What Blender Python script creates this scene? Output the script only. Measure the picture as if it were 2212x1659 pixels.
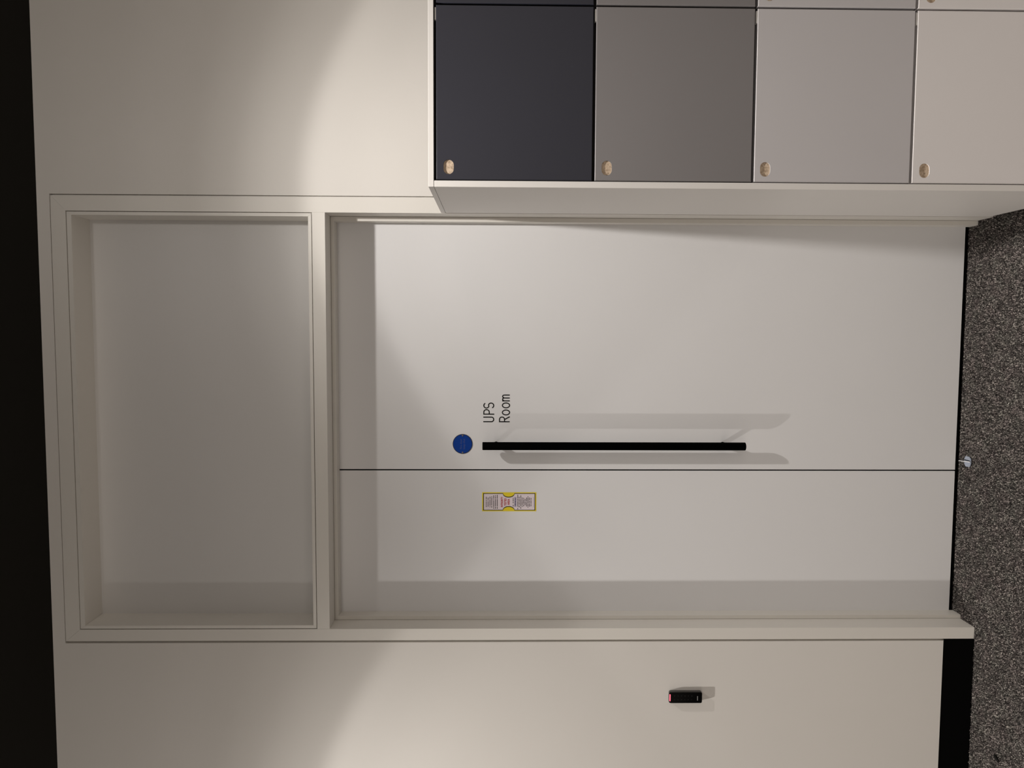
import bpy, bmesh, math, random
import numpy as np
from mathutils import Matrix, Vector

for o in list(bpy.data.objects):
    bpy.data.objects.remove(o, do_unlink=True)
S = bpy.context.scene
C = S.collection

# ---------------------------------------------------------------- camera
F_PX, YAW, PITCH, ROLL = 1687.76, 0.0689724, -0.0182824, -0.0030762
CAM_D, CAM_H = 2.5, 1.5827
Rm = (Matrix.Rotation(YAW, 3, 'Z') @ Matrix.Rotation(PITCH, 3, 'X') @ Matrix.Rotation(ROLL, 3, 'Y'))
right, fwd, up = Rm @ Vector((1, 0, 0)), Rm @ Vector((0, 1, 0)), Rm @ Vector((0, 0, 1))
cd = bpy.data.cameras.new('camera')
cd.sensor_fit = 'HORIZONTAL'
cd.sensor_width = 36.0
cd.lens = F_PX / 2212.0 * 36.0
cd.clip_start = 0.05
cam = bpy.data.objects.new('camera', cd)
C.objects.link(cam)
# the phone was held on its side: the picture's right is the world's down, the picture's up is the world's right
M = Matrix((-up, right, -fwd)).transposed().to_4x4()
M.translation = Vector((0, -CAM_D, CAM_H))
cam.matrix_world = M
S.camera = cam

# ---------------------------------------------------------------- world, exposure
S.view_settings.view_transform = 'Standard'
S.view_settings.look = 'None'
S.view_settings.gamma = 1.0
S.view_settings.use_curve_mapping = False
S.view_settings.exposure = 0.0
wd = bpy.data.worlds.new('world')
S.world = wd
wd.use_nodes = True
# the rest of the room: soft warm light, strongest a little above eye level, dim just below it, raised again from steeply below to brighten the soffit
_n, _l = wd.node_tree.nodes, wd.node_tree.links.new
_tc = _n.new('ShaderNodeTexCoord'); _sx = _n.new('ShaderNodeSeparateXYZ'); _mr = _n.new('ShaderNodeMapRange')
_fc = _n.new('ShaderNodeFloatCurve'); _ml = _n.new('ShaderNodeMath'); _ml.operation = 'MULTIPLY'; _ml.inputs[1].default_value = 2.0
_mr.inputs['From Min'].default_value = -1.0
WORLD = [(-1.0, 0.9), (-0.55, 0.95), (-0.42, 0.80), (-0.32, 0.48), (-0.20, 0.22), (-0.10, 0.22), (-0.04, 0.38), (0.05, 0.80), (0.12, 1.12), (0.20, 1.20), (0.28, 0.80), (0.40, 0.50), (1.0, 0.4)]
_cu = _fc.mapping.curves[0]
_cu.points[0].location = (0.0, WORLD[0][1] / 2); _cu.points[1].location = (1.0, WORLD[-1][1] / 2)
for _a, _b in WORLD[1:-1]: _cu.points.new((_a + 1) / 2, _b / 2)
for _p in _cu.points: _p.handle_type = 'VECTOR'
_fc.mapping.update()
_l(_tc.outputs['Generated'], _sx.inputs[0]); _l(_sx.outputs['Z'], _mr.inputs['Value']); _l(_mr.outputs['Result'], _fc.inputs['Value'])
_l(_fc.outputs[0], _ml.inputs[0]); _l(_ml.outputs[0], _n['Background'].inputs[1])
_n['Background'].inputs[0].default_value = (1.0, 0.885, 0.775, 1)

# ---------------------------------------------------------------- lamps: two ceiling downlights (photometric curve over the beam angle)
LAMP_Y, LAMP_Z = -0.787, 2.992
LAMP_X = (0.445, -1.716)
LAMP_GAIN = (1.12, 1.0)
LAMP_COL = (1.0, 0.95, 0.895)
# beam angle in degrees -> relative intensity
BEAM = [(0, 5.6), (9, 5.2), (17, 3.8), (24, 2.95), (29, 2.5), (35, 1.97), (40, 1.42), (43.2, 1.19), (44.2, 1.0), (45.1, 0.67), (45.8, 0.56), (47.5, 0.47), (50, 0.34), (54, 0.17), (60, 0.08), (75, 0.045), (90, 0.035)]
LAMP_W = 4.4
def downlight_lamp(x, gain):
    ld = bpy.data.lights.new('downlight_lamp', 'POINT')
    ld.energy = 4 * math.pi * math.pi * gain * LAMP_W / 4.0
    ld.color = LAMP_COL
    ld.shadow_soft_size = 0.024
    ld.use_nodes = True
    nt = ld.node_tree
    em = nt.nodes['Emission']
    tc = nt.nodes.new('ShaderNodeTexCoord')
    sx = nt.nodes.new('ShaderNodeSeparateXYZ')
    ab = nt.nodes.new('ShaderNodeMath'); ab.operation = 'ABSOLUTE'
    ac = nt.nodes.new('ShaderNodeMath'); ac.operation = 'ARCCOSINE'
    mp = nt.nodes.new('ShaderNodeMath'); mp.operation = 'MULTIPLY'; mp.inputs[1].default_value = 2 / math.pi
    fc = nt.nodes.new('ShaderNodeFloatCurve')
    cu = fc.mapping.curves[0]
    top = max(v for _, v in BEAM)
    pts = [(a / 90.0, v / top) for a, v in BEAM]
    cu.points[0].location = pts[0]; cu.points[1].location = pts[-1]
    for p in pts[1:-1]:
        cu.points.new(*p)
    for p in cu.points: p.handle_type = 'VECTOR'
    fc.mapping.update()
    sc = nt.nodes.new('ShaderNodeMath'); sc.operation = 'MULTIPLY'; sc.inputs[1].default_value = top
    L = nt.links.new
    L(tc.outputs['Normal'], sx.inputs[0]); L(sx.outputs['Z'], ab.inputs[0]); L(ab.outputs[0], ac.inputs[0])
    L(ac.outputs[0], mp.inputs[0]); L(mp.outputs[0], fc.inputs['Value']); L(fc.outputs[0], sc.inputs[0])
    L(sc.outputs[0], em.inputs['Strength'])
    lo = bpy.data.objects.new('downlight_lamp', ld)
    C.objects.link(lo)
    lo.location = (x, LAMP_Y, LAMP_Z)
for x, g in zip(LAMP_X, LAMP_GAIN):
    downlight_lamp(x, g)

# ---------------------------------------------------------------- materials
def lin(c):
    return tuple(((v / 255.0) / 12.92 if v / 255.0 <= 0.04045 else ((v / 255.0 + 0.055) / 1.055) ** 2.4) for v in c)
def mat(name, col, rough=0.6, spec=0.4, metal=0.0, var=0.03, vscale=6.0, bump=0.0, bscale=300.0, emis=None, estr=0.0):
    m = bpy.data.materials.new(name); m.use_nodes = True
    nt = m.node_tree; b = nt.nodes['Principled BSDF']; L = nt.links.new
    b.inputs['Roughness'].default_value = rough
    b.inputs['Specular IOR Level'].default_value = spec
    b.inputs['Metallic'].default_value = metal
    tc = nt.nodes.new('ShaderNodeTexCoord')
    n = nt.nodes.new('ShaderNodeTexNoise'); n.inputs['Scale'].default_value = vscale; n.inputs['Detail'].default_value = 4
    mx = nt.nodes.new('ShaderNodeMix'); mx.data_type = 'RGBA'
    mx.inputs['A'].default_value = tuple(c * (1 - var) for c in col) + (1,)
    mx.inputs['B'].default_value = tuple(min(1, c * (1 + var)) for c in col) + (1,)
    L(tc.outputs['Object'], n.inputs['Vector']); L(n.outputs['Fac'], mx.inputs['Factor']); L(mx.outputs['Result'], b.inputs['Base Color'])
    if bump:
        n2 = nt.nodes.new('ShaderNodeTexNoise'); n2.inputs['Scale'].default_value = bscale; n2.inputs['Detail'].default_value = 3
        bp = nt.nodes.new('ShaderNodeBump'); bp.inputs['Strength'].default_value = bump; bp.inputs['Distance'].default_value = 0.001
        L(tc.outputs['Object'], n2.inputs['Vector']); L(n2.outputs['Fac'], bp.inputs['Height']); L(bp.outputs['Normal'], b.inputs['Normal'])
    if emis:
        b.inputs['Emission Color'].default_value = emis + (1,); b.inputs['Emission Strength'].default_value = estr
    return m
MT = {}
MT['wall'] = mat('wall_paint', (0.735, 0.71, 0.675), 0.75, 0.25, var=0.012, bump=0.05, bscale=420)
MT['trim'] = mat('trim_paint', (0.75, 0.725, 0.68), 0.5, 0.4, var=0.01)
MT['leaf'] = mat('door_laminate', (0.795, 0.795, 0.805), 0.55, 0.4, var=0.01, bump=0.03, bscale=700)
MT['panel'] = mat('overpanel_laminate', (0.72, 0.71, 0.70), 0.5, 0.4, var=0.01)
MT['black'] = mat('black_parts_and_gap_shade', (0.002, 0.002, 0.002), 0.9, 0.05, var=0.1)  # small black parts, and shade painted into the door gaps
MT['skirting'] = mat('black_skirting', (0.0015, 0.0015, 0.0015), 0.8, 0.05, var=0.1)
MT['ceiling'] = mat('black_ceiling', (0.012, 0.011, 0.009), 0.9, 0.1, var=0.15, vscale=2)
MT['bar'] = mat('black_powder_coat', (0.0008, 0.0008, 0.0008), 0.7, 0.02, var=0.05)
MT['carcass'] = mat('locker_white_board', (0.81, 0.79, 0.765), 0.5, 0.4, var=0.01, bump=0.03, bscale=800)
MT['bounce_cut_top'] = mat('locker_bounce_cut_top', (0.13, 0.12, 0.11), 0.8, 0.2, var=0.05)  # unseen top face made dark to cut light bounced onto the wall
MT['inside'] = mat('locker_inside_gap_shade', (0.012, 0.011, 0.011), 0.8, 0.2, var=0.05)  # near-black so the gaps between locker doors read as shade
MT['d_black'] = mat('door_blue_black', lin((47, 48, 58)), 0.42, 0.4, var=0.03, bump=0.05, bscale=900)
MT['d_grey'] = mat('door_mid_grey', lin((132, 129, 130)), 0.38, 0.5, var=0.02, bump=0.05, bscale=900)
MT['d_light'] = mat('door_light_grey', (0.605, 0.59, 0.605), 0.36, 0.5, var=0.015, bump=0.05, bscale=900)
MT['d_pale'] = mat('door_pale_grey', (0.87, 0.845, 0.845), 0.36, 0.5, var=0.012, bump=0.05, bscale=900)
MT['steel'] = mat('satin_steel', (0.85, 0.86, 0.88), 0.3, 0.6, metal=0.3, var=0.05)
MT['hinge'] = mat('white_hinge', (0.85, 0.84, 0.82), 0.35, 0.5, var=0.02)
MT['zinc'] = mat('blue_zinc', (0.40, 0.45, 0.55), 0.38, 0.6, metal=0.4, var=0.10, vscale=120)
MT['blue'] = mat('sign_blue', lin((4, 58, 146)), 0.5, 0.15, var=0.08, vscale=60)
MT['sign_edge'] = mat('sign_edge', (0.03, 0.026, 0.024), 0.5, 0.4, metal=0.4)
MT['sign_text'] = mat('sign_text', lin((82, 92, 128)), 0.5, 0.2)
MT['screw'] = mat('screw_steel', (0.20, 0.185, 0.17), 0.4, 0.5, metal=0.7, var=0.2, vscale=200)
MT['vinyl'] = mat('black_vinyl', (0.006, 0.006, 0.006), 0.6, 0.2)
MT['yellow'] = mat('sticker_yellow', lin((236, 214, 50)), 0.5, 0.3, var=0.02)
MT['st_white'] = mat('sticker_white', lin((232, 220, 226)), 0.5, 0.3, var=0.02)
MT['st_black'] = mat('sticker_black', (0.006, 0.005, 0.005), 0.5, 0.3)
MT['st_ink'] = mat('sticker_ink', (0.03, 0.026, 0.026), 0.5, 0.3)
MT['st_red'] = mat('sticker_red', lin((178, 16, 30)), 0.5, 0.3)
MT['st_stamp'] = mat('sticker_stamp', lin((170, 164, 190)), 0.5, 0.3)
MT['rd_body'] = mat('reader_body', (0.06, 0.056, 0.054), 0.4, 0.4)
MT['rd_face'] = mat('reader_face', (0.0015, 0.0015, 0.0015), 0.35, 0.08)
MT['rd_key'] = mat('reader_key', (0.055, 0.055, 0.055), 0.5, 0.2)
MT['rd_mark'] = mat('reader_mark', (0.36, 0.36, 0.36), 0.5, 0.2)
MT['led'] = mat('reader_led', (0.6, 0.1, 0.12), 0.4, 0.2, emis=(1.0, 0.17, 0.25), estr=0.95)
MT['lens'] = mat('downlight_lens', (0.8, 0.8, 0.8), 0.4, 0.3, emis=(1.0, 0.93, 0.85), estr=6.0)
MT['scrap'] = mat('black_scrap', (0.004, 0.004, 0.0035), 0.7, 0.2)

# wood chipboard inlay of the finger pulls
m = bpy.data.materials.new('chipboard'); m.use_nodes = True
nt = m.node_tree; b = nt.nodes['Principled BSDF']; L = nt.links.new
b.inputs['Roughness'].default_value = 0.7
tc = nt.nodes.new('ShaderNodeTexCoord')
n1 = nt.nodes.new('ShaderNodeTexNoise'); n1.inputs['Scale'].default_value = 170; n1.inputs['Detail'].default_value = 5
r1 = nt.nodes.new('ShaderNodeValToRGB')
r1.color_ramp.elements[0].position = 0.28; r1.color_ramp.elements[0].color = (0.38, 0.27, 0.18, 1)
r1.color_ramp.elements[1].position = 0.62; r1.color_ramp.elements[1].color = (0.70, 0.56, 0.42, 1)
v1 = nt.nodes.new('ShaderNodeTexVoronoi'); v1.inputs['Scale'].default_value = 150
r2 = nt.nodes.new('ShaderNodeValToRGB')
r2.color_ramp.elements[0].position = 0.10; r2.color_ramp.elements[0].color = (0.12, 0.07, 0.04, 1)
r2.color_ramp.elements[1].position = 0.22; r2.color_ramp.elements[1].color = (1, 1, 1, 1)
mm = nt.nodes.new('ShaderNodeMix'); mm.data_type = 'RGBA'; mm.blend_type = 'MULTIPLY'; mm.inputs['Factor'].default_value = 0.7
L(tc.outputs['Object'], n1.inputs['Vector']); L(tc.outputs['Object'], v1.inputs['Vector'])
L(n1.outputs['Fac'], r1.inputs['Fac']); L(v1.outputs['Distance'], r2.inputs['Fac'])
L(r1.outputs['Color'], mm.inputs['A']); L(r2.outputs['Color'], mm.inputs['B']); L(mm.outputs['Result'], b.inputs['Base Color'])
MT['chip'] = m

# carpet: heathered charcoal, one colour per tuft on the pile, the same mix as noise on the backing
def carpet(name, island):
    m = bpy.data.materials.new(name); m.use_nodes = True
    nt = m.node_tree; b = nt.nodes['Principled BSDF']; L = nt.links.new
    b.inputs['Roughness'].default_value = 0.95; b.inputs['Specular IOR Level'].default_value = 0.1
    tc = nt.nodes.new('ShaderNodeTexCoord')
    rp = nt.nodes.new('ShaderNodeValToRGB')
    e = rp.color_ramp.elements
    e[0].position = 0.0; e[0].color = (0.016, 0.015, 0.014, 1)
    e[1].position = 1.0; e[1].color = (0.62, 0.57, 0.53, 1)
    for p, c in ((0.30, (0.055, 0.049, 0.047, 1)), (0.65, (0.125, 0.112, 0.106, 1)), (0.88, (0.27, 0.245, 0.228, 1))):
        k = e.new(p); k.color = c
    if island:
        g = nt.nodes.new('ShaderNodeNewGeometry'); L(g.outputs['Random Per Island'], rp.inputs['Fac'])
    else:
        v = nt.nodes.new('ShaderNodeTexVoronoi'); v.inputs['Scale'].default_value = 230
        w = nt.nodes.new('ShaderNodeTexWhiteNoise')
        L(tc.outputs['Object'], v.inputs['Vector']); L(v.outputs['Position'], w.inputs['Vector']); L(w.outputs['Value'], rp.inputs['Fac'])
        bp = nt.nodes.new('ShaderNodeBump'); bp.inputs['Strength'].default_value = 0.8; bp.inputs['Distance'].default_value = 0.004
        L(v.outputs['Distance'], bp.inputs['Height']); L(bp.outputs['Normal'], b.inputs['Normal'])
    n = nt.nodes.new('ShaderNodeTexNoise'); n.inputs['Scale'].default_value = 22; n.inputs['Detail'].default_value = 3
    t = nt.nodes.new('ShaderNodeValToRGB')
    t.color_ramp.elements[0].position = 0.35; t.color_ramp.elements[0].color = (0.95, 0.98, 0.95, 1)
    t.color_ramp.elements[1].position = 0.65; t.color_ramp.elements[1].color = (1.0, 0.95, 0.96, 1)
    mx = nt.nodes.new('ShaderNodeMix'); mx.data_type = 'RGBA'; mx.blend_type = 'MULTIPLY'; mx.inputs['Factor'].default_value = 1.0
    L(tc.outputs['Object'], n.inputs['Vector']); L(n.outputs['Fac'], t.inputs['Fac'])
    L(rp.outputs['Color'], mx.inputs['A']); L(t.outputs['Color'], mx.inputs['B']); L(mx.outputs['Result'], b.inputs['Base Color'])
    return m
MT['carpet'] = carpet('carpet_backing', False)
MT['pile'] = carpet('carpet_pile', True)

# ---------------------------------------------------------------- mesh helpers
def box(bm, x0, x1, y0, y1, z0, z1):
    v = [bm.verts.new(p) for p in ((x0, y0, z0), (x1, y0, z0), (x1, y1, z0), (x0, y1, z0), (x0, y0, z1), (x1, y0, z1), (x1, y1, z1), (x0, y1, z1))]
    fs = [bm.faces.new([v[i] for i in q]) for q in ((0, 3, 2, 1), (4, 5, 6, 7), (0, 1, 5, 4), (1, 2, 6, 5), (2, 3, 7, 6), (3, 0, 4, 7))]
    return v, fs
def prism(bm, pts, y0, y1):
    """polygon in (x, z), counter-clockwise seen from the room, pushed from y0 (front) to y1 (back)"""
    a = [bm.verts.new((x, y0, z)) for x, z in pts]; c = [bm.verts.new((x, y1, z)) for x, z in pts]
    bm.faces.new(a); bm.faces.new(c[::-1])
    n = len(pts)
    for i in range(n):
        j = (i + 1) % n
        bm.faces.new((a[j], a[i], c[i], c[j]))
def cyl(bm, p0, p1, r, seg=32, bev=0.0):
    p0, p1 = Vector(p0), Vector(p1); d = (p1 - p0).normalized()
    u = d.orthogonal().normalized(); w = d.cross(u)
    L_ = (p1 - p0).length
    st = [(0, r)] if not bev else [(0, r - bev), (bev * 0.3, r - bev * 0.3), (bev, r)]
    st = st + [(L_ - t, rr) for t, rr in st[::-1]]
    rings = []
    for t, rr in st:
        rings.append([bm.verts.new(p0 + d * t + (u * math.cos(2 * math.pi * k / seg) + w * math.sin(2 * math.pi * k / seg)) * rr) for k in range(seg)])
    for a, c in zip(rings, rings[1:]):
        for k in range(seg):
            bm.faces.new((a[k], a[(k + 1) % seg], c[(k + 1) % seg], c[k]))
    bm.faces.new(rings[0][::-1]); bm.faces.new(rings[-1])
def obj(name, bm, m, parent=None, smooth=False, bevel=0.0):
    me = bpy.data.meshes.new(name)
    bmesh.ops.recalc_face_normals(bm, faces=bm.faces)
    if bevel:
        bmesh.ops.bevel(bm, geom=list(bm.edges), offset=bevel, segments=2, profile=0.6, affect='EDGES', clamp_overlap=True)
    bm.to_mesh(me); bm.free()
    me.materials.append(m)
    if smooth:
        for p in me.polygons: p.use_smooth = True
        try: me.set_sharp_from_angle(angle=math.radians(35))
        except Exception: pass
    o = bpy.data.objects.new(name, me); C.objects.link(o)
    if parent: o.parent = parent; o.matrix_parent_inverse = parent.matrix_world.inverted() if parent.type != 'EMPTY' else Matrix.Translation(-parent.location)
    return o
def empty(name, loc):
    o = bpy.data.objects.new(name, None); C.objects.link(o); o.location = loc; o.empty_display_size = 0.05
    return o
def tag(o, label, cat, group=None):
    o['label'] = label; o['category'] = cat
    if group: o['group'] = group
    return o
def struct(o):
    o['kind'] = 'structure'; return o
B = bmesh.new
def boxes(name, lst, m, parent=None, bevel=0.0):
    bm = B()
    for q in lst: box(bm, *q)
    return obj(name, bm, m, parent, bevel=bevel)

# ---------------------------------------------------------------- main dimensions (metres; wall face y = 0, room at y < 0)
CEIL = 3.0242
CL0, CL1 = -1.0148, -0.9765       # left casing outer / inner
CR1, CR0 = 0.3667, 0.4145         # right casing inner / outer
CT1, CT0 = 2.9362, 2.9822         # head casing inner / outer
TB0, TB1 = 2.1287, 2.1692         # transom bar
GL, GR, GT = 0.0072, 0.0042, 0.0022  # shadow gaps left / right / top
WX0, WX1 = -4.2, 3.6

# ---------------------------------------------------------------- room shell
bm = B()
box(bm, WX0, CL0 - GL, 0, 0.16, 0.1022, CEIL)
box(bm, WX0, CL0 - GL, 0.004, 0.16, 0, 0.1022)
box(bm, CR0 + GR, WX1, 0, 0.16, 0.1022, CEIL)
box(bm, CR0 + GR, WX1, 0.004, 0.16, 0, 0.1022)
box(bm, CL0 - GL, CR0 + GR, 0, 0.16, CT0 + GT, CEIL)
# bottoms of the shadow gaps
box(bm, CL0 - GL, CL0, 0.014, 0.16, 0.0, CT0 + GT)
box(bm, CR0, CR0 + GR, 0.014, 0.16, 0.0, CT0 + GT)
box(bm, CL0 - GL, CR0 + GR, 0.014, 0.16, CT0, CT0 + GT)
struct(obj('wall_front', bm, MT['wall']))
struct(boxes('ceiling', [(WX0, WX1, -4.2, 0.3, CEIL, CEIL + 0.1)], MT['ceiling']))
struct(boxes('floor', [(WX0, WX1, -4.2, 0.3, -0.05, -0.002)], MT['carpet']))
struct(boxes('baseboard_left', [(WX0, CL0 - 0.0004, -0.0005, 0.0036, -0.0015, 0.1000)], MT['skirting']))

struct(boxes('baseboard_right', [(CR0 + 0.0004, WX1, -0.0005, 0.0036, -0.0015, 0.1000)], MT['skirting']))

# door frame: two jambs, head and transom bar with mitred corners
bm = B(); e = 0.0002
prism(bm, [(CL0, 0), (CL1, 0), (CL1, CT1 - e), (CL0, CT0 - e)], 0, 0.17)
prism(bm, [(CR1, 0), (CR0, 0), (CR0, CT0 - e), (CR1, CT1 - e)], 0, 0.17)
prism(bm, [(CL1 + e, CT1), (CR1 - e, CT1), (CR0 - e, CT0), (CL0 + e, CT0)], 0, 0.17)
struct(obj('trim_1', bm, MT['trim']))
struct(boxes('trim_2', [(CL1 + 0.0003, CR1 - 0.0003, 0.0002, 0.17, TB0, TB1)], MT['trim']))
# door stops
SL, SR, ST = CL1 + 0.0128, CR1 - 0.0152, TB0 - 0.0125
bm = B(); t = 0.0009
box(bm, CL1 + t, SL, 0.0805, 0.126, -0.001, TB0 - t)
box(bm, SR, CR1 - t, 0.0805, 0.126, -0.001, TB0 - t)
box(bm, SL, SR, 0.0805, 0.126, ST, TB0 - t)
# back of the rebate behind the fine joint
box(bm, CL1, CL1 + t, 0.086, 0.126, 0, TB0); box(bm, CR1 - t, CR1, 0.086, 0.126, 0, TB0); box(bm, CL1, CR1, 0.086, 0.126, TB0 - t, TB0)
struct(obj('trim_3', bm, MT['trim']))
# glazing bead round the over-door panel, mitred, with a fine shadow joint
PL, PR, PB, PT = -0.9640, 0.3540, 2.1815, 2.9195
jl = 0.0026
a0, a1, b0, b1 = CL1 + jl, CR1 - jl, TB1 + 0.0024, CT1 - 0.0024
bm = B()
prism(bm, [(a0, b0 + e), (PL, PB + e), (PL, PT - e), (a0, b1 - e)], 0.0006, 0.112)
prism(bm, [(PR, PB + e), (a1, b0 + e), (a1, b1 - e), (PR, PT - e)], 0.0006, 0.112)
prism(bm, [(a0 + e, b0), (a1 - e, b0), (PR - e, PB), (PL + e, PB)], 0.0006, 0.112)
prism(bm, [(PL + e, PT), (PR - e, PT), (a1 - e, b1), (a0 + e, b1)], 0.0006, 0.112)
for q in ((CL1, a0, TB1, CT1), (a1, CR1, TB1, CT1), (a0, a1, TB1, b0), (a0, a1, b1, CT1)):
    box(bm, q[0], q[1], 0.012, 0.112, q[2], q[3])
struct(obj('trim_4', bm, MT['trim']))
struct(boxes('trim_5', [(CL1 + 0.001, CR1 - 0.001, 0.112, 0.15, TB1 + 0.001, CT1 - 0.001)], MT['panel']))

# door leaves, black gap strips
DY = 0.126
MEET0, MEET1 = -0.4764, -0.4715
door_w = struct(boxes('door_1', [(MEET1, CR1 - 0.001, DY, 0.168, 0.0135, TB0 - 0.003)], MT['leaf']))
door_n = struct(boxes('door_2', [(CL1 + 0.001, MEET0, DY, 0.168, 0.0135, TB0 - 0.003)], MT['leaf']))
struct(boxes('trim_6', [(MEET0, MEET1, DY + 0.006, 0.160, -0.001, TB0 - 0.004), (CL1 + 0.001, CR1 - 0.001, DY + 0.008, 0.166, -0.0015, 0.0135)], MT['black']))  # black strips added in the meeting and bottom gaps, standing in for shade
struct(boxes('light_block_behind_door', [(CL1, CR1, 0.20, 0.28, 0, TB0)], MT['black']))  # unseen black board, added to stop light coming through from behind

# ---------------------------------------------------------------- pull handle on the wide leaf (part of the door)
HX, HY = -0.3848, DY - 0.0507
bm = B(); cyl(bm, (HX, HY, 0.7552), (HX, HY, 1.6329), 0.0134, 48, 0.0016)
hd = obj('pull_handle', bm, MT['bar'], door_w, smooth=True)
for z in (1.5876, 0.8172):
    bm = B(); cyl(bm, (HX, HY + 0.010, z), (HX, DY + 0.0003, z), 0.0082, 28)
    obj('standoff', bm, MT['bar'], hd, smooth=True)

# ---------------------------------------------------------------- lettering, strokes laid out from the sign
def ribbon(bm, pts, w, y0, y1, closed=False):
    n = len(pts); P = [Vector(p) for p in pts]; lft, rgt = [], []
    for i in range(n):
        a = P[i - 1] if (i > 0 or closed) else None
        c = P[(i + 1) % n] if (i < n - 1 or closed) else None
        d1 = (P[i] - a).normalized() if a is not None else None
        d2 = (c - P[i]).normalized() if c is not None else None
        if d1 is None: d1 = d2
        if d2 is None: d2 = d1
        n1 = Vector((-d1.y, d1.x)); n2 = Vector((-d2.y, d2.x)); mm = (n1 + n2)
        if mm.length < 1e-6: mm = n1.copy()
        mm.normalize(); k = w / 2 / max(0.5, mm.dot(n1))
        lft.append(P[i] + mm * k); rgt.append(P[i] - mm * k)
    F = [[bm.verts.new((q.x, y, q.y)) for q in side] for y in (y0, y1) for side in (lft, rgt)]
    m_ = n if closed else n - 1
    for i in range(m_):
        j = (i + 1) % n
        bm.faces.new((F[0][i], F[1][i], F[1][j], F[0][j]))
        bm.faces.new((F[2][j], F[3][j], F[3][i], F[2][i]))
        bm.faces.new((F[0][j], F[2][j], F[2][i], F[0][i])); bm.faces.new((F[1][i], F[3][i], F[3][j], F[1][j]))
    if not closed:
        for i in (0, n - 1):
            bm.faces.new((F[0][i], F[2][i], F[3][i], F[1][i]))
def arc(cx, cz, rx, rz, a0, a1, n=14):
    return [(cx + rx * math.cos(math.radians(a0 + (a1 - a0) * k / n)), cz + rz * math.sin(math.radians(a0 + (a1 - a0) * k / n))) for k in range(n + 1)]
W_ = 0.0036
y0, y1 = DY - 0.0004, DY + 0.0001
bm = B()
X0, base, H = -0.3110, 1.5942, 0.0370
h_ = W_ / 2
# U
w = 0.0190; l, r = X0 + h_, X0 + w - h_
ribbon(bm, [(l, base + H)] + [(x, z) for x, z in arc((l + r) / 2, base + h_ + 0.0072, (r - l) / 2, 0.0072, 180, 360)] + [(r, base + H)], W_, y0, y1)
# P
l = X0 + 0.0263 + h_ - 0.0008; r = l + 0.0152
ribbon(bm, [(l, base), (l, base + H)], W_, y0, y1)
ribbon(bm, [(l + h_, base + H - h_)] + arc(r - 0.0082, base + H - h_ - 0.0092, 0.0082, 0.0092, 90, -90) + [(l + h_, base + H - h_ - 0.0184)], W_, y0, y1)
# S
l = X0 + 0.0462 + h_; r = X0 + 0.0667 - h_; cx = (l + r) / 2
top = arc(cx, base + H - h_ - 0.0086, (r - l) / 2, 0.0086, 25, 250, 16)
bot = arc(cx, base + h_ + 0.0090, (r - l) / 2, 0.0090, 70, -155, 16)
ribbon(bm, top + bot, W_, y0, y1)
# R
base = 1.5418; H = 0.0364
l = X0 + h_; r = l + 0.0158
ribbon(bm, [(l, base), (l, base + H)], W_, y0, y1)
ribbon(bm, [(l + h_, base + H - h_)] + arc(r - 0.0080, base + H - h_ - 0.0085, 0.0080, 0.0085, 90, -90) + [(l + h_, base + H - h_ - 0.0170)], W_, y0, y1)
ribbon(bm, [(l + 0.0080, base + H - h_ - 0.0170 - 0.0012), (r + 0.0012, base)], W_, y0, y1)
# o o
for c in (X0 + 0.0332, X0 + 0.0572):
    ribbon(bm, arc(c, base + 0.0128, 0.0082, 0.0122, 0, 360, 28)[:-1], W_, y0, y1, True)
# m
l = X0 + 0.0725
ribbon(bm, [(l, base), (l, base + 0.0256)], W_, y0, y1)
for k in (0, 1):
    a = l + k * 0.0098
    ribbon(bm, [(a + h_, base + 0.0195)] + arc(a + 0.0052, base + 0.0182, 0.0046, 0.0063, 140, 0, 10) + [(a + 0.0098, base)], W_, y0, y1)
tag(obj('door_lettering', bm, MT['vinyl']), 'black two-line room name lettering on the white door beside the bar handle', 'lettering')

def text_mesh(name, s, size, sx, x, z, y, m, parent, align='CENTER', ext=0.00012, bold=0.0):
    cu = bpy.data.curves.new(name, 'FONT'); cu.body = s; cu.size = size; cu.align_x = align; cu.align_y = 'CENTER'; cu.extrude = ext; cu.offset = bold
    cu.resolution_u = 3
    to = bpy.data.objects.new('tmp', cu); C.objects.link(to)
    bpy.context.view_layer.update()
    dg = bpy.context.evaluated_depsgraph_get()
    me = bpy.data.meshes.new_from_object(to.evaluated_get(dg))
    bpy.data.objects.remove(to, do_unlink=True)
    me.name = name
    me.transform(Matrix.Translation((x, y, z)) @ Matrix.Rotation(math.pi / 2, 4, 'X') @ Matrix.Diagonal((sx, 1, 1, 1)))
    me.materials.clear(); me.materials.append(m)
    o = bpy.data.objects.new(name, me); C.objects.link(o)
    if parent: o.parent = parent; o.matrix_parent_inverse = Matrix.Translation(-parent.location)
    return o

# ---------------------------------------------------------------- round blue fire door disc
SX, SZ, SRD = -0.3851, 1.7008, 0.0335
sg = empty('fire_door_sign', (SX, DY, SZ))
tag(sg, 'round blue metal fire door disc screwed to the white door above the bar handle', 'sign')
bm = B(); cyl(bm, (SX, DY, SZ), (SX, DY - 0.0014, SZ), SRD, 64); obj('rim', bm, MT['sign_edge'], sg, smooth=True)
bm = B(); cyl(bm, (SX, DY - 0.001, SZ), (SX, DY - 0.0018, SZ), SRD - 0.0020, 64); obj('disc', bm, MT['blue'], sg, smooth=True)
for s in (-1, 1):
    bm = B(); cyl(bm, (SX + s * 0.0288, DY - 0.0015, SZ), (SX + s * 0.0288, DY - 0.0030, SZ), 0.0029, 20, 0.0007); obj('screw', bm, MT['screw'], sg, smooth=True)
text_mesh('wording', 'Fire door', 0.0098, 0.92, SX, SZ + 0.0052, DY - 0.0018, MT['sign_text'], sg)
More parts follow.
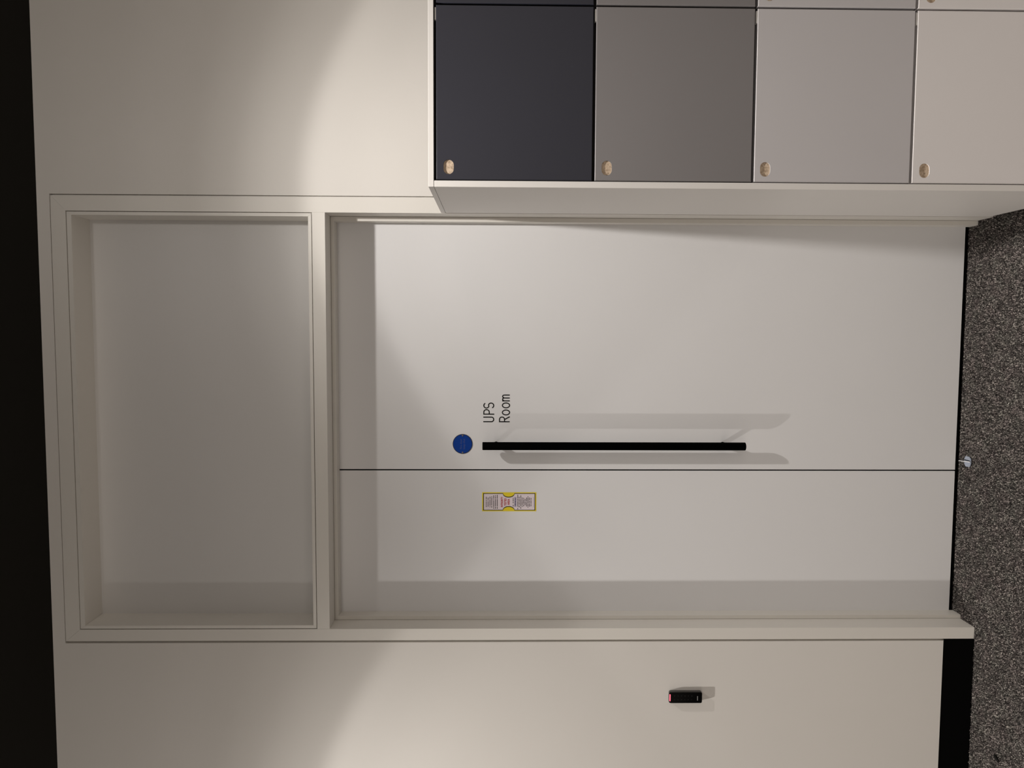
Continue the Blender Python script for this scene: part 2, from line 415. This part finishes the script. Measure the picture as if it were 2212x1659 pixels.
text_mesh('wording', 'keep shut', 0.0098, 0.92, SX, SZ - 0.0050, DY - 0.0018, MT['sign_text'], sg)

# ---------------------------------------------------------------- yellow bordered notice on the narrow leaf
NX0, NX1, NZ0, NZ1 = -0.6161, -0.5507, 1.4501, 1.6345
ncx, ncz = (NX0 + NX1) / 2, (NZ0 + NZ1) / 2
nt_ = empty('integrity_notice', (ncx, DY, ncz))
tag(nt_, 'tall yellow-edged printed notice with red heading stuck on the narrow white door leaf', 'notice')
def frame_poly(ins, rx, rz, zoff=0.002):
    """rectangle with a round bite out of the middle of each long side"""
    x0, x1, z0, z1 = NX0 + ins, NX1 - ins, NZ0 + ins * 1.15, NZ1 - ins * 1.15
    c = ncz + 0.0018
    L_ = arc(x0, c, rx, rz, -90, 90, 16); R_ = arc(x1, c, rx, rz, 90, 270, 16)
    return [(x0, z0), (x1, z0)] + R_[::-1] + [(x1, z1), (x0, z1)] + L_[::-1]
bm = B(); prism(bm, [(NX0, NZ0), (NX1, NZ0), (NX1, NZ1), (NX0, NZ1)], DY - 0.0004, DY); obj('yellow_card', bm, MT['yellow'], nt_)
bm = B(); prism(bm, frame_poly(0.0030, 0.0122, 0.0192), DY - 0.0006, DY - 0.0002); obj('black_border', bm, MT['st_black'], nt_)
bm = B(); prism(bm, frame_poly(0.0052, 0.0128, 0.0200), DY - 0.0008, DY - 0.0003); obj('white_field', bm, MT['st_white'], nt_)
for s, z in (('INTEGRITY', 1.5668), ('TESTED', 1.5552), ('AREA', 1.5441)):
    text_mesh('heading', s, 0.0100, {'INTEGRITY': 0.72, 'TESTED': 0.78, 'AREA': 0.86}[s], ncx - 0.0005, z, DY - 0.0009, MT['st_red'], nt_, bold=0.00028)
# small print: word blocks, per line (z from the top of the card, spans across the width in 0..1 from the left)
def line(bm, ux, spans, th=0.0021):
    z = NZ1 - (ux - 195) / 15.8 * (NZ1 - NZ0) / 115.8
    for a, c in spans:
        xa = NX0 + (860 - c) / (860 - 215) * (NX1 - NX0); xc = NX0 + (860 - a) / (860 - 215) * (NX1 - NX0)
        box(bm, xa, xc, DY - 0.00095, DY - 0.00075, z - th / 2, z + th / 2)
PRINT = ((335, ((368, 450), (470, 510), (525, 575), (585, 640), (655, 712))), (395, ((390, 470), (482, 505), (520, 705))), (458, ((362, 440), (455, 672), (690, 722))),
               (518, ((350, 382), (392, 660), (680, 735))), (585, ((315, 430), (445, 475), (490, 715), (728, 772))), (648, ((312, 350), (362, 430), (445, 690), (705, 772))),
               (708, ((300, 430), (445, 695), (712, 775))),
               (1245, ((400, 435), (445, 520), (535, 585), (640, 695))), (1398, ((295, 425), (440, 500), (512, 705), (745, 795))), (1447, ((365, 425), (440, 540), (550, 640), (662, 725))),
               (1500, ((318, 425), (440, 690), (712, 772))), (1548, ((388, 440), (450, 500), (510, 650), (665, 708))), (1597, ((400, 440), (452, 605), (625, 690))),
               (1645, ((440, 505), (520, 655))), (1693, ((392, 530), (545, 695))), (1742, ((352, 385), (398, 600), (612, 690), (702, 735))), (1793, ((388, 490), (505, 570), (585, 700))), (1845, ((402, 470), (485, 605), (620, 690))))
for lo, hi in ((0, 800), (1200, 2000)):
    bm = B()
    for ux, sp_ in PRINT:
        if lo < ux < hi: line(bm, ux, sp_)
    obj('small_print', bm, MT['st_ink'], nt_)
bm = B(); line(bm, 1315, ((375, 705),), 0.0062); obj('stamp', bm, MT['st_stamp'], nt_)
bm = B(); line(bm, 1928, ((372, 720),), 0.0012); obj('footnote', bm, MT['st_stamp'], nt_)
bm = B()
for ux in (1288, 1345): line(bm, ux, ((375, 705),), 0.0005)
line(bm, 1318, ((420, 470), (500, 560), (585, 660)), 0.0016)
obj('stamp_outline', bm, mat('stamp_ink', lin((140, 134, 168)), 0.6), nt_)

# ---------------------------------------------------------------- keypad card reader
RX0, RX1, RZ0, RZ1, RD = -1.2230, -1.1868, 0.9066, 1.0160, 0.0178
rd = empty('card_reader', ((RX0 + RX1) / 2, 0, RZ0))
tag(rd, 'slim black keypad reader with glowing red bar on the wall left of the door', 'card reader')
def rrect(x0, x1, z0, z1, r, n=6):
    return arc(x1 - r, z0 + r, r, r, -90, 0, n) + arc(x1 - r, z1 - r, r, r, 0, 90, n) + arc(x0 + r, z1 - r, r, r, 90, 180, n) + arc(x0 + r, z0 + r, r, r, 180, 270, n)
def loft(bm, loops):
    rings = [[bm.verts.new((x, y, z)) for x, z in pts] for pts, y in loops]
    n = len(rings[0])
    for a, c in zip(rings, rings[1:]):
        for i in range(n):
            j = (i + 1) % n; bm.faces.new((a[i], a[j], c[j], c[i]))
    bm.faces.new(rings[0]); bm.faces.new(rings[-1][::-1])
def squeeze(pts, dz_top):   # pulls the top edge down so that the head slopes back
    return [(x, z - dz_top * max(0, (z - (RZ1 - 0.012)) / 0.012)) for x, z in pts]
bm = B()
loft(bm, [(rrect(RX0 + 0.0008, RX1 - 0.0008, RZ0 + 0.0008, RZ1 - 0.0026, 0.0048), 0.0005),
          (rrect(RX0, RX1, RZ0, RZ1 - 0.0018, 0.0050), -0.002),
          (rrect(RX0, RX1, RZ0, RZ1, 0.0050), -RD + 0.0032)])
obj('body', bm, MT['rd_body'], rd, smooth=True)
bm = B()
loft(bm, [(rrect(RX0 + 0.0001, RX1 - 0.0001, RZ0 + 0.0001, RZ1 - 0.0001, 0.0050), -RD + 0.0034),
          (rrect(RX0 + 0.0002, RX1 - 0.0002, RZ0 + 0.0002, RZ1 + 0.0002, 0.0050), -RD + 0.0022),
          (squeeze(rrect(RX0 + 0.0004, RX1 - 0.0004, RZ0 + 0.0006, RZ1 + 0.0002, 0.0048), 0.0030), -RD + 0.0004),
          (squeeze(rrect(RX0 + 0.0010, RX1 - 0.0010, RZ0 + 0.0012, RZ1 - 0.0008, 0.0046), 0.0034), -RD)])
obj('face', bm, MT['rd_face'], rd, smooth=True)
bm = B()
cx = (RX0 + RX1) / 2 + 0.0008
pts = rrect(cx - 0.0118, cx + 0.0118, -0.0015, 0.0015, 0.00148, 5)
loft(bm, [([(x, RZ1 - 0.0026 + z) for x, z in pts], -RD + 0.0016), ([(x, RZ1 - 0.0032 + z) for x, z in pts], -RD - 0.0006)])
obj('light_bar', bm, MT['led'], rd)
keys = ('1', '2', '3', '4', '5', '6', '7', '8', '9', '0', '*', '#')
zk = (1.0003, 0.9888, 0.9773, 0.9659, 0.9548, 0.9435)
for i, s in enumerate(keys):
    text_mesh('key', s, 0.0042, 0.95, (-1.2110, -1.1984)[i % 2] , zk[i // 2] - 0.0025, -RD - 0.0001, MT['rd_key'] , rd, ext=0.0001)
bm = B()
for i in range(6):
    box(bm, -1.2135 + i * 0.0025, -1.2118 + i * 0.0025, -RD - 0.0002, -RD, 0.9208, 0.9234)
obj('maker_mark', bm, MT['rd_mark'], rd)

# ---------------------------------------------------------------- locker bank at the right
LX0, LX1, LY, LZ = 0.3678, 1.2850, -0.4520, 1.7631
lk = empty('locker_bank', ((LX0 + LX1) / 2, LY / 2, 0))
tag(lk, 'white locker bank with blue-black, grey and pale doors right of the white door', 'locker')
tp = boxes('top_panel', [(LX0, LX1, LY, -0.0012, LZ - 0.0138, LZ)], MT['carcass'], lk, bevel=0.0004)
tp.data.materials.append(MT['bounce_cut_top'])
for p in tp.data.polygons:
    if p.normal.z > 0.9 and p.area > 0.1: p.material_index = 1
boxes('side_panel', [(LX0, LX0 + 0.0160, LY, -0.0012, 0.0118, LZ - 0.0150)], MT['carcass'], lk, bevel=0.0004)
boxes('side_panel', [(LX1 - 0.0160, LX1, LY, -0.0012, 0.0118, LZ - 0.0150)], MT['carcass'], lk, bevel=0.0004)
boxes('plinth', [(LX0 + 0.0165, LX1 - 0.0165, LY + 0.012, LY + 0.030, 0.0118, 0.0930)], MT['carcass'], lk, bevel=0.0004)
boxes('interior', [(LX0 + 0.0165, LX1 - 0.0165, LY + 0.0225, -0.004, 0.0940, LZ - 0.0152)], MT['inside'], lk)  # solid block whose dark colour stands in for shade in the gaps
for fx in (LX0 + 0.05, LX1 - 0.05):
    for fy in (-0.40, -0.06):
        bm = B(); cyl(bm, (fx, fy, -0.0015), (fx, fy, 0.0935), 0.018, 24); obj('foot', bm, MT['black'], lk, smooth=True)
ROWS = [(1.3405, 1.7425, 'd_black'), (0.9260, 1.3335, 'd_grey'), (0.5118, 0.9195, 'd_light'), (0.0975, 0.5053, 'd_pale')]
COLS = [(0.3866, 0.8236), (0.8290, 1.2660)]
PULLZ = (1.7110, 1.3026, 0.8906, 0.4732)
def stadium(cx, cz, w, h, n=12):
    r = h / 2; d = w / 2 - r
    return arc(cx + d, cz, r, r, -90, 90, n) + arc(cx - d, cz, r, r, 90, 270, n)
def locker_door(x0, x1, z0, z1, m, pz, DT=0.0180):
    yf, yb = LY + 0.0012, LY + 0.0012 + DT
    bm = B()
    outer = [(x0, z0), (x1, z0), (x1, z1), (x0, z1)]
    px = x0 + 0.0322
    hole = stadium(px, pz, 0.0372, 0.0266)
    vo = [bm.verts.new((x, yf, z)) for x, z in outer]; vh = [bm.verts.new((x, yf, z)) for x, z in hole]
    eds = [bm.edges.new((vo[i], vo[(i + 1) % 4])) for i in range(4)] + [bm.edges.new((vh[i], vh[(i + 1) % len(vh)])) for i in range(len(vh))]
    bmesh.ops.triangle_fill(bm, use_beauty=True, use_dissolve=False, edges=eds)
    vb = [bm.verts.new((x, yb, z)) for x, z in outer]
    bm.faces.new(vb[::-1])
    for i in range(4):
        j = (i + 1) % 4; bm.faces.new((vo[j], vo[i], vb[i], vb[j]))
    v2 = [bm.verts.new((x, yf + 0.006, z)) for x, z in hole]; n = len(hole)
    for i in range(n):
        j = (i + 1) % n; bm.faces.new((vh[i], vh[j], v2[j], v2[i]))
    bm.faces.new(v2)
    bmesh.ops.recalc_face_normals(bm, faces=bm.faces)
    bm.edges.ensure_lookup_table()
    ob = [e_ for e_ in bm.edges if e_.is_valid and abs(e_.verts[0].co.y - yf) < 1e-6 and abs(e_.verts[1].co.y - yf) < 1e-6 and set(e_.verts) <= set(vo) and (abs(e_.verts[0].co.x - e_.verts[1].co.x) < 1e-6 or abs(e_.verts[0].co.z - e_.verts[1].co.z) < 1e-6)]
    bmesh.ops.bevel(bm, geom=ob, offset=0.0018, segments=3, profile=0.5, affect='EDGES')
    d = obj('locker_door', bm, m, lk)
    bm = B(); prism(bm, stadium(px, pz, 0.0368, 0.0262), yf + 0.0019, yf + 0.0058)
    obj('finger_pull', bm, MT['chip'], d)['label'] = 'oval chipboard finger pull'
    bm = B(); box(bm, x1 - 0.0360, x1 - 0.0055, yf + 0.0022, yf + 0.012, z1 + 0.0004, z1 + 0.0034)
    obj('hinge', bm, MT['hinge'], d)
    return d
tone = {'d_black': 'blue-black door', 'd_grey': 'mid grey door', 'd_light': 'light grey door', 'd_pale': 'pale grey door'}
for ci, (x0, x1) in enumerate(COLS):
    for (z0, z1, mk), pz in zip(ROWS, PULLZ):
        locker_door(x0, x1, z0, z1, MT[mk], pz)['label'] = tone[mk]

# ---------------------------------------------------------------- small things on the carpet
kp = empty('floor_bolt_plate', (-0.4340, 0.0715, 0))
tag(kp, 'small bluish metal bolt plate on the carpet in front of the door meeting line', 'floor plate')
bm = B()
prism2 = [(-0.4505, 0.0590), (-0.4380, 0.0530), (-0.4225, 0.0545), (-0.4165, 0.0640), (-0.4170, 0.0820), (-0.4260, 0.0890), (-0.4440, 0.0880), (-0.4520, 0.0800)]
a = [bm.verts.new((x, y, 0.0052)) for x, y in prism2]; c = [bm.verts.new((x, y, 0.0025)) for x, y in prism2]
bm.faces.new(a); bm.faces.new(c[::-1])
for i in range(8): bm.faces.new((a[i], c[i], c[(i + 1) % 8], a[(i + 1) % 8]))
obj('plate', bm, MT['zinc'], kp)
bm = B(); cyl(bm, (-0.4385, 0.1170, 0.0066), (-0.4330, 0.0535, 0.0072), 0.0019, 16, 0.0008); obj('ridge', bm, MT['steel'], kp, smooth=True)
bm = B(); box(bm, -0.4316, -0.4288, 0.0560, 0.0880, 0.0048, 0.0055); obj('slot', bm, MT['black'], kp)
random.seed(4)
bm = B(); bmesh.ops.create_icosphere(bm, subdivisions=3, radius=1.0)
for v in bm.verts:
    k = 1 + 0.22 * math.sin(3.1 * v.co.x + 1.3) * math.cos(2.3 * v.co.y) + random.uniform(-0.04, 0.04)
    v.co = Vector((v.co.x * 0.0062 * k, v.co.y * 0.0150 * k, v.co.z * 0.0040 * k))
    v.co = Matrix.Rotation(math.radians(-28), 3, 'Z') @ v.co + Vector((-1.3430, -0.1470, 0.0050))
tag(obj('black_scrap', bm, MT['scrap'], smooth=True), 'tiny black scrap lying on the grey carpet near the left skirting', 'litter')
# ---------------------------------------------------------------- carpet pile (one object: nobody could count the tufts)
rng = np.random.default_rng(7)
sp = 0.0034
gx, gy = np.meshgrid(np.arange(-1.75, 0.382, sp), np.arange(-0.62, 0.122, sp))
x = gx.ravel() + rng.uniform(-0.5, 0.5, gx.size) * sp * 0.95
y = gy.ravel() + rng.uniform(-0.5, 0.5, gx.size) * sp * 0.95
keep = (y < -0.003) | ((x > SL + 0.003) & (x < SR - 0.003)) | ((y < 0.077) & (x > CL1 + 0.003) & (x < CR1 - 0.003))
keep &= ~((np.abs(x + 0.434) < 0.020) & (np.abs(y - 0.071) < 0.021))
keep &= ~((np.hypot((x - LX0 - 0.05), (y + 0.40)) < 0.021) | (np.hypot((x - LX0 - 0.05), (y + 0.06)) < 0.021))
x, y = x[keep], y[keep]; n = x.size
hh = rng.uniform(0.0014, 0.0058, n) * (1 + 0.25 * np.sin(x * 90) * np.sin(y * 80))
ring_d = np.hypot((x + 0.5421) / 0.0098, (y + 0.1680) / 0.0122)     # faint round dent pressed into the pile
hh = np.where(np.abs(ring_d - 1) < 0.17, 0.0008, hh)
ang = rng.uniform(0, 2 * np.pi, n); lean = rng.uniform(0.0, 0.0026, n); la = rng.uniform(0, 2 * np.pi, n)
r = rng.uniform(0.0010, 0.0017, n)
V = np.zeros((n, 7, 3))
for k in range(3):
    t = ang + k * 2 * np.pi / 3
    V[:, k] = np.stack([x + r * np.cos(t), y + r * np.sin(t), np.full(n, -0.0018)], 1)
    V[:, 3 + k] = np.stack([x + 0.95 * r * np.cos(t) + 0.6 * lean * np.cos(la), y + 0.95 * r * np.sin(t) + 0.6 * lean * np.sin(la), -0.0018 + hh * 0.72], 1)
V[:, 6] = np.stack([x + lean * np.cos(la), y + lean * np.sin(la), -0.0018 + hh], 1)
tri = np.array([[0, 1, 4, 3], [1, 2, 5, 4], [2, 0, 3, 5]])
tri2 = np.array([[3, 4, 6], [4, 5, 6], [5, 3, 6]])
off = (np.arange(n) * 7)[:, None, None]
q = (tri[None] + off).reshape(-1, 4); t3 = (tri2[None] + off).reshape(-1, 3)
me = bpy.data.meshes.new('carpet_pile')
me.vertices.add(n * 7); me.vertices.foreach_set('co', V.reshape(-1).astype(np.float32))
nl = q.size + t3.size
me.loops.add(nl); me.loops.foreach_set('vertex_index', np.concatenate([q.ravel(), t3.ravel()]).astype(np.int32))
me.polygons.add(len(q) + len(t3))
ls = np.concatenate([np.arange(len(q)) * 4, q.size + np.arange(len(t3)) * 3]).astype(np.int32)
me.polygons.foreach_set('loop_start', ls)
me.update(calc_edges=True); me.validate()
me.materials.append(MT['pile'])
po = bpy.data.objects.new('carpet_pile', me); C.objects.link(po)
tag(po, 'heathered charcoal loop pile of the carpet in front of the door and locker', 'carpet'); po['kind'] = 'stuff'

# ---------------------------------------------------------------- downlight fittings in the black ceiling
def fitting(x, label):
    d = empty('downlight', (x, LAMP_Y, CEIL)); tag(d, label, 'ceiling light', 'downlights above the door wall')
    bm = B(); seg = 48
    rings = [[bm.verts.new((x + rr * math.cos(2 * math.pi * k / seg), LAMP_Y + rr * math.sin(2 * math.pi * k / seg), z)) for k in range(seg)]
             for rr, z in ((0.056, CEIL), (0.056, CEIL - 0.004), (0.046, CEIL - 0.004), (0.042, CEIL - 0.0005), (0.042, CEIL))]
    for a, c in zip(rings, rings[1:] + rings[:1]):
        for k in range(seg): bm.faces.new((a[k], a[(k + 1) % seg], c[(k + 1) % seg], c[k]))
    obj('trim_ring', bm, MT['bar'], d, smooth=True)
    bm = B(); cyl(bm, (x, LAMP_Y, CEIL - 0.0004), (x, LAMP_Y, CEIL - 0.0022), 0.040, 48); obj('lens', bm, MT['lens'], d)
fitting(LAMP_X[0], 'round black downlight in the black ceiling above the locker bank')
fitting(LAMP_X[1], 'round black downlight in the black ceiling above the card reader wall')
